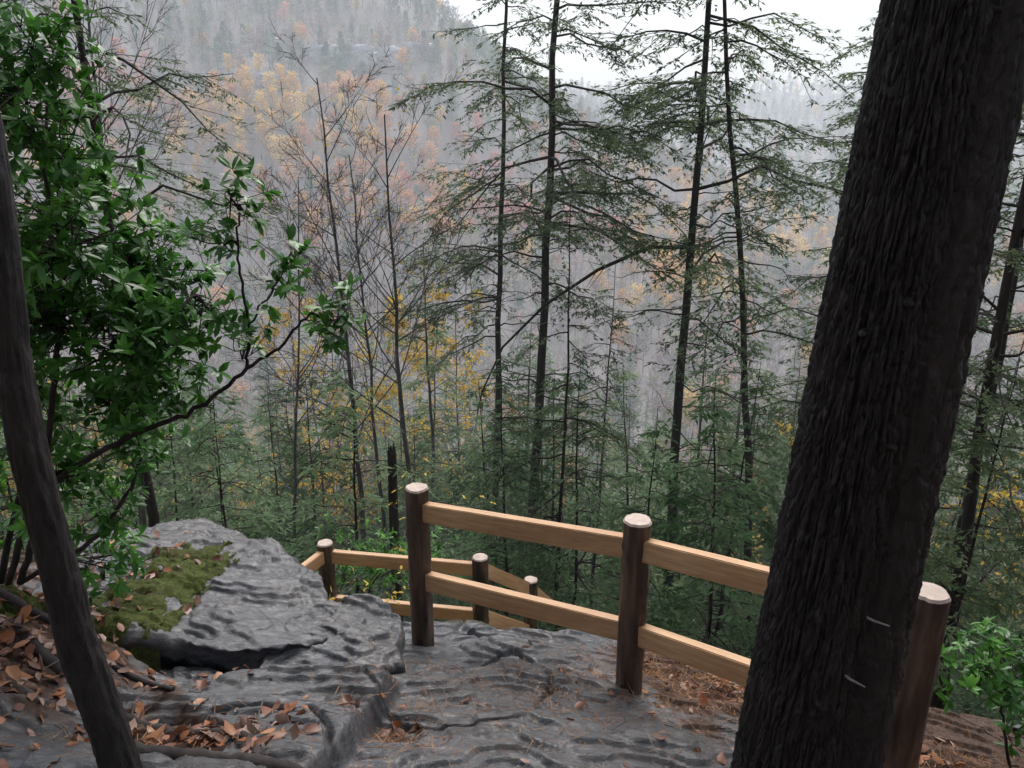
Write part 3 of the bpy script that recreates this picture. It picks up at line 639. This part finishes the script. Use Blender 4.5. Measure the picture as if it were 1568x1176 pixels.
near=[hemlock('hemlock',101,10,.08,2.4,.075,nb=66,twig=.75,leaf=(.20,.07),leafden=9,dead=0,mats=hm,link=False,sides=6,fine=False),
      hemlock('hemlock',102,13,.18,2.8,.10,nb=70,twig=.65,leaf=(.21,.075),leafden=8,dead=8,mats=hm,link=False,sides=6,fine=False),
      hemlock('hemlock',103,7,.05,2.2,.05,nb=60,twig=.85,leaf=(.18,.06),leafden=10,dead=0,mats=hm,link=False,sides=6,fine=False),
      hemlock('hemlock',104,16,.35,2.8,.13,nb=60,twig=.7,leaf=(.22,.08),leafden=8,dead=14,mats=[M_hbark,M_twig,M_hem],link=False,sides=6,fine=False),
      bare('bare_tree',105,13,.09,.3,mats=[M_gbark,M_mtw,M_yel],leafn=120,link=False,wid=2,leafs=.12,tw=4),
      bare('bare_tree',106,15,.11,.4,mats=[M_gbark,M_mtw,M_org],leafn=450,link=False,wid=2,leafs=.15,tw=4),
      bare('bare_tree',107,11,.07,.3,mats=[M_gbark,M_mtw,M_yel],leafn=1200,link=False,wid=2,leafs=.15,tw=4),
      hemlock('hemlock',108,12,.12,2.7,.09,nb=50,twig=.45,leaf=(.36,.13),leafden=4,dead=0,sub=2,mats=hm,link=False,sides=5,fine=False),
      hemlock('hemlock',109,15,.25,2.9,.11,nb=50,twig=.45,leaf=(.38,.13),leafden=4,dead=0,sub=2,mats=hm,link=False,sides=5,fine=False)]
cn=srccol('forest_trees_source',near)
rng=np.random.RandomState(1234)
def jgrid(y0,y1,sp,half):
    out=[]
    y=y0
    while y<y1:
        hw=half(y);x=-hw
        while x<hw:
            out.append((x+rng.uniform(-.5,.5)*sp,y+rng.uniform(-.5,.5)*sp));x+=sp
        y+=sp
    return np.array(out)
G1=jgrid(11,48,3.0,lambda y:.74*y+3);G2=jgrid(48,150,4.5,lambda y:.74*y+5)
G0=np.array([(rng.uniform(-18,18),rng.uniform(-20,-4)) for _ in range(26)]+[(rng.choice([-1,1])*rng.uniform(6.5,14),rng.uniform(-3,6)) for _ in range(10)])  # unseen trees around the camera, added to block light from the foreground
GT=[]
for _ in range(40):
    yy=rng.uniform(26,75);GT.append((rng.uniform(-.7,.72)*yy,yy))
GT=np.array(GT)
PP=np.vstack([G1,G2,G0,GT]);tall=np.zeros(len(PP),bool);tall[-len(GT):]=True
x,y=PP[:,0],PP[:,1];r=rng.rand(len(PP))
nn=perlin(x*.06,y*.06,3)
pb=.16+.42*ss(y,55,120)+.25*nn
isb=(r<pb)&(y>14)&~tall
lo=y>42
id_=np.where(isb,rng.choice([4,5,6],len(PP),p=[.45,.2,.35]),np.where(lo,rng.choice([7,8],len(PP)),rng.choice([0,1,2,3],len(PP),p=[.35,.25,.25,.15])))
id_=np.where(y<8,3,id_);id_=np.where(tall,3,id_)
sc=rng.uniform(.7,1.25,len(PP))
zz=H(x,y)
keep=np.ones(len(PP),bool)
nearz=(y<26)&(y>8)&~tall
hh=np.array([10,13,7,16,13,15,11,12,15.])
hts=hh[id_]
topmax=zz+hts*sc
lim=(-.28+.05*perlin(x*.3,y*.3,6))*y
sc=np.where(nearz&(topmax>lim),np.clip((lim-zz)/hts,.3,1.2),sc)
id_=np.where(nearz&(sc<.55),np.where(id_>3,id_,2),id_);sc=np.where(nearz&(id_==2),np.clip((lim-zz)/7,.4,1.25),sc)
sc=np.where(y<8,1.15*rng.uniform(.85,1.15,len(PP)),sc)
sc=np.where(tall,rng.uniform(1.05,1.45,len(PP)),sc)
keep&=~((y<8)&(y>-3)&(np.abs(x)<5.8))
PP3=np.stack([x,y,zz-.2],-1)[keep];n=len(PP3)
rot=np.stack([rng.normal(size=n)*.045,rng.normal(size=n)*.045,rng.uniform(0,6.283,n)],-1)
scatter('forest',cn,PP3,rot,sc[keep],id_[keep]);print('forest',n)
# ---- hillside
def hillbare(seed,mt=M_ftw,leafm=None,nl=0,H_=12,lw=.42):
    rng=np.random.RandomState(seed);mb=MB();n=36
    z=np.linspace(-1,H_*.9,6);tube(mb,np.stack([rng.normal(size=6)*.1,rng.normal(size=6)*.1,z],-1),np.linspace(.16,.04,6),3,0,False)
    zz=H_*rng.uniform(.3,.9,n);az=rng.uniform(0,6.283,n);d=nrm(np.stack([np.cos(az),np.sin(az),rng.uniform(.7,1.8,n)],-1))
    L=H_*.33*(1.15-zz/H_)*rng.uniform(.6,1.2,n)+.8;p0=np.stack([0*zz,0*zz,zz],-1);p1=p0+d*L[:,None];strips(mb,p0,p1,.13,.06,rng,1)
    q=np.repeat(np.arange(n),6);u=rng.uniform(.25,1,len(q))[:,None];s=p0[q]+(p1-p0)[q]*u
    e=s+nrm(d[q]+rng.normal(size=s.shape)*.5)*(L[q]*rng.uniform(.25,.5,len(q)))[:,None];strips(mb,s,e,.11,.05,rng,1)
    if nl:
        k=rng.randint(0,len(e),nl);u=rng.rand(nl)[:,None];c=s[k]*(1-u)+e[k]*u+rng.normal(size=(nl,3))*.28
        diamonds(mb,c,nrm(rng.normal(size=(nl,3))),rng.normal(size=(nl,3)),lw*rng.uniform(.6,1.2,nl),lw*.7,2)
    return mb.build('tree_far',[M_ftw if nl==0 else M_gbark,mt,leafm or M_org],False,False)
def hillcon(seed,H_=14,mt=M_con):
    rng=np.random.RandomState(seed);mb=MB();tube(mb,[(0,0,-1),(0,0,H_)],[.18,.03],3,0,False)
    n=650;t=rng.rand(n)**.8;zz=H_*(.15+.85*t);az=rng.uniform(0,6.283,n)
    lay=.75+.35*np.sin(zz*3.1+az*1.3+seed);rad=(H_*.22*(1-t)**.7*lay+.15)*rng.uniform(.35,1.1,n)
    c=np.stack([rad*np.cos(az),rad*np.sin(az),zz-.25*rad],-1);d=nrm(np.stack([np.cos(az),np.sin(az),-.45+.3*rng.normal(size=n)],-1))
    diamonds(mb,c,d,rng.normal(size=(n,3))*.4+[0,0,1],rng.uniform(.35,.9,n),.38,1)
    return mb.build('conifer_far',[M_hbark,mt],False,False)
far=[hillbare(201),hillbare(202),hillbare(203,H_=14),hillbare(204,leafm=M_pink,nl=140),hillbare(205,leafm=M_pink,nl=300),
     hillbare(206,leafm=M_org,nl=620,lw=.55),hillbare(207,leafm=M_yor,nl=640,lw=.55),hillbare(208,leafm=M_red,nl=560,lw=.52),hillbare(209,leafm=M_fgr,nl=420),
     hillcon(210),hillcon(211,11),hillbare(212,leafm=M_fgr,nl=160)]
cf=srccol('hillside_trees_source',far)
Hh1=jgrid(140,300,4.9,lambda y:.70*y+6);Hh2=jgrid(300,470,5.8,lambda y:.70*y+6);Hh3=jgrid(470,1000,13,lambda y:.68*y+6)
Hh3=Hh3[(Hh3[:,0]>-80)]
PP=np.vstack([Hh1,Hh2,Hh3]);x,y=PP[:,0],PP[:,1];n=len(PP)
n1=perlin(x*.02,y*.02,1);n2=perlin(x*.035,y*.035,8);n3=perlin(x*.05,y*.05,14)
w_=np.zeros((n,12));w_[:,0:3]=.20;w_[:,3]=.13;w_[:,4]=.08+.15*ss(n2,.0,.4)
w_[:,11]=.16
w_[:,8]=.10+.22*ss(n3,.1,.4)
con=.14+.9*ss(n1+.9*ss(y,300,410)+.4*ss(-x,110,210),.3,.95);w_[:,9]=con*.5;w_[:,10]=con*.5
w_[:,5]=.04+.28*ss(n2,.15,.5)*ss(y,200,260)*(1-ss(y,330,380));w_[:,6]=.025+.13*ss(n3,.2,.5)*ss(y,200,250)*(1-ss(y,340,400));w_[:,7]=.008+.08*ss(-n2,.25,.5)*ss(y,220,270)*(1-ss(y,320,360))
for cx_,cy_,rr_,k,a in((-56,312,9,5,14),(-52,296,8,6,12),(-90,282,14,6,12),(-100,290,9,5,4),(-145,298,12,7,14),(-138,288,8,8,5),(-11,300,8,7,7),(3,268,9,7,7),(-37,283,14,5,4),(-60,270,20,5,1.6),(-20,262,15,5,3),(-10,275,9,6,2),(28,270,9,7,3),(50,230,12,6,5),(55,300,14,6,4),(60,265,10,5,3),(-150,275,28,5,1.0),(70,330,20,5,1),(20,330,12,7,1.2),(110,330,25,6,2)):
    w_[:,k]+=a*g2(x,y,cx_,cy_,rr_)
w_=w_.cumsum(1);w_/=w_[:,-1:];id_=(rng.rand(n)[:,None]>w_).sum(1);id_=np.clip(id_,0,11)
sc=rng.uniform(.6,1.15,n)*np.where(y>470,1.4,1)
P=np.stack([x,y,H(x,y)-.3],-1);rot=np.stack([rng.normal(size=n)*.05,rng.normal(size=n)*.05,rng.uniform(0,6.283,n)],-1)
k=~((np.abs(x-150)<26)&(y>540)&(y<615))
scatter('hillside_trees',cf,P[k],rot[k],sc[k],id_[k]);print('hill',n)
def outcrop(x,y,sx,sy,sz,seed):
    N,M=36,24;th=np.arange(N)/N*2*math.pi;ph=np.linspace(-math.pi/2,math.pi/2,M);T,Pp=np.meshgrid(th,ph)
    v=np.stack([np.cos(Pp)*np.cos(T),np.cos(Pp)*np.sin(T),np.sin(Pp)],-1);v=np.sign(v)*np.abs(v)**.6
    r=1+.3*fbm(v[...,0]*2+seed,v[...,1]*2,v[...,2]*2,3);v=v*r[...,None]*[sx,sy,sz]+[x,y,float(H(x,y))+sz*.4]
    mb=MB();i=np.arange(M-1)[:,None]*N;j=np.arange(N)[None,:];k=(j+1)%N
    mb.add(v,np.stack([i+j,i+k,i+N+k,i+N+j],-1).reshape(-1,4));mb.build('rock_outcrop',[M_crock],False)
M_crock,nt,b=newmat('cliff_rock');nt.links.new(ramp(nt,nz(nt,mapping(nt,(1,1,3)),.4,6,.7),[(.3,(.22,.22,.24)),(.7,(.50,.50,.53))]),b.inputs['Base Color'])
for a in((-70,345,14,4,5,1),(-52,352,10,4,5,2),(-95,350,8,4,4,3),(-88,308,5,3,3,4),(-112,335,9,4,4,5),(-40,365,9,4,4,6)): outcrop(*a)
Mw,nt,b=newmat('house_wall');b.inputs['Base Color'].default_value=(.7,.7,.68,1)
Mr,nt,b=newmat('house_roof');b.inputs['Base Color'].default_value=(.25,.27,.32,1)
Mg,nt,b=newmat('house_window');b.inputs['Base Color'].default_value=(.05,.05,.06,1)
def house(x,y,rz,L,W,h):
    e=bpy.data.objects.new('farmhouse',None);COL.objects.link(e);e.location=(x,y,float(H(x,y)));e.rotation_euler=(0,0,rz)
    a,c=L/2,W/2;rh=W*.4
    mb=MB();mb.add([(-a,-c,-2),(a,-c,-2),(a,c,-2),(-a,c,-2),(-a,-c,h),(a,-c,h),(a,c,h),(-a,c,h)],[[0,1,5,4],[1,2,6,5],[2,3,7,6],[3,0,4,7]])
    mb.add([(-a,-c,h),(-a,c,h),(-a,0,h+rh)],[[0,1,2]]);mb.add([(a,-c,h),(a,c,h),(a,0,h+rh)],[[0,1,2]]);mb.build('walls',[Mw],False,parent=e)
    mb=MB();o=.5;mb.add([(-a-o,-c-o,h-.3),(a+o,-c-o,h-.3),(a+o,0,h+rh+.1),(-a-o,0,h+rh+.1),(-a-o,c+o,h-.3),(a+o,c+o,h-.3)],[[0,1,2,3],[3,2,5,4]]);mb.build('roof',[Mr],False,parent=e)
    mb=MB()
    for k in range(int(L//3)):
        xx=-a+1.5+3*k
        for zz in (1,h-2.2): mb.add([(xx-.5,-c-.03,zz),(xx+.5,-c-.03,zz),(xx+.5,-c-.03,zz+1.4),(xx-.5,-c-.03,zz+1.4)],[[0,1,2,3]])
    mb.build('windows',[Mg],False,parent=e)
house(140,590,.2,18,10,6);house(162,600,-.3,22,11,6);house(150,572,.1,14,9,5)
# ------------------------------------------------------------------ mist box over the valley; its emission stands in for scattered haze light
bm=bmesh.new();bmesh.ops.create_cube(bm,size=1);me=bpy.data.meshes.new('glowing_valley_mist');bm.to_mesh(me);bm.free()
mist=bpy.data.objects.new('glowing_valley_mist',me);COL.objects.link(mist);mist.scale=(3000,1700,330);mist.location=(0,862,45)
mm_=bpy.data.materials.new('mist');mm_.use_nodes=True;nt=mm_.node_tree;nt.nodes.clear()
o=nt.nodes.new('ShaderNodeOutputMaterial');ab=nt.nodes.new('ShaderNodeVolumeAbsorption');em=nt.nodes.new('ShaderNodeEmission');ad=nt.nodes.new('ShaderNodeAddShader')
SIG=.00115
ab.inputs['Color'].default_value=(0,0,0,1);ab.inputs['Density'].default_value=SIG
em.inputs['Color'].default_value=(.79,.85,.92,1);em.inputs['Strength'].default_value=SIG*1.0
nt.links.new(ab.outputs[0],ad.inputs[0]);nt.links.new(em.outputs[0],ad.inputs[1]);nt.links.new(ad.outputs[0],o.inputs['Volume'])
me.materials.append(mm_)
# ------------------------------------------------------------------ world, sun, camera
wd=bpy.data.worlds.new('World');S.world=wd;wd.use_nodes=True;nt=wd.node_tree
bg=nt.nodes['Background'];sky=nt.nodes.new('ShaderNodeTexSky');sky.sky_type='NISHITA';sky.sun_disc=False
sky.sun_elevation=math.radians(50);sky.sun_rotation=math.radians(10);sky.dust_density=4;sky.air_density=1.2
hs=nt.nodes.new('ShaderNodeHueSaturation');hs.inputs['Saturation'].default_value=.45;hs.inputs['Value'].default_value=2.1
nt.links.new(sky.outputs[0],hs.inputs['Color']);nt.links.new(hs.outputs[0],bg.inputs['Color']);bg.inputs['Strength'].default_value=.15
sl=bpy.data.lights.new('sun','SUN');sl.energy=1.5;sl.angle=math.radians(40);sl.color=(1,.98,.95)
so=bpy.data.objects.new('sun',sl);COL.objects.link(so);so.rotation_euler=(math.radians(-40),0,math.radians(-10))
cd=bpy.data.cameras.new('camera');co=bpy.data.objects.new('camera',cd);COL.objects.link(co)
cd.sensor_width=36;cd.lens=36/2/(784/1207);cd.clip_end=6000;cd.clip_start=.05
co.location=(0,0,0);co.rotation_euler=(math.radians(90-18),0,0);S.camera=co
S.view_settings.view_transform='Standard';S.view_settings.look='None';S.view_settings.exposure=0
print('done',time.time()-T0)
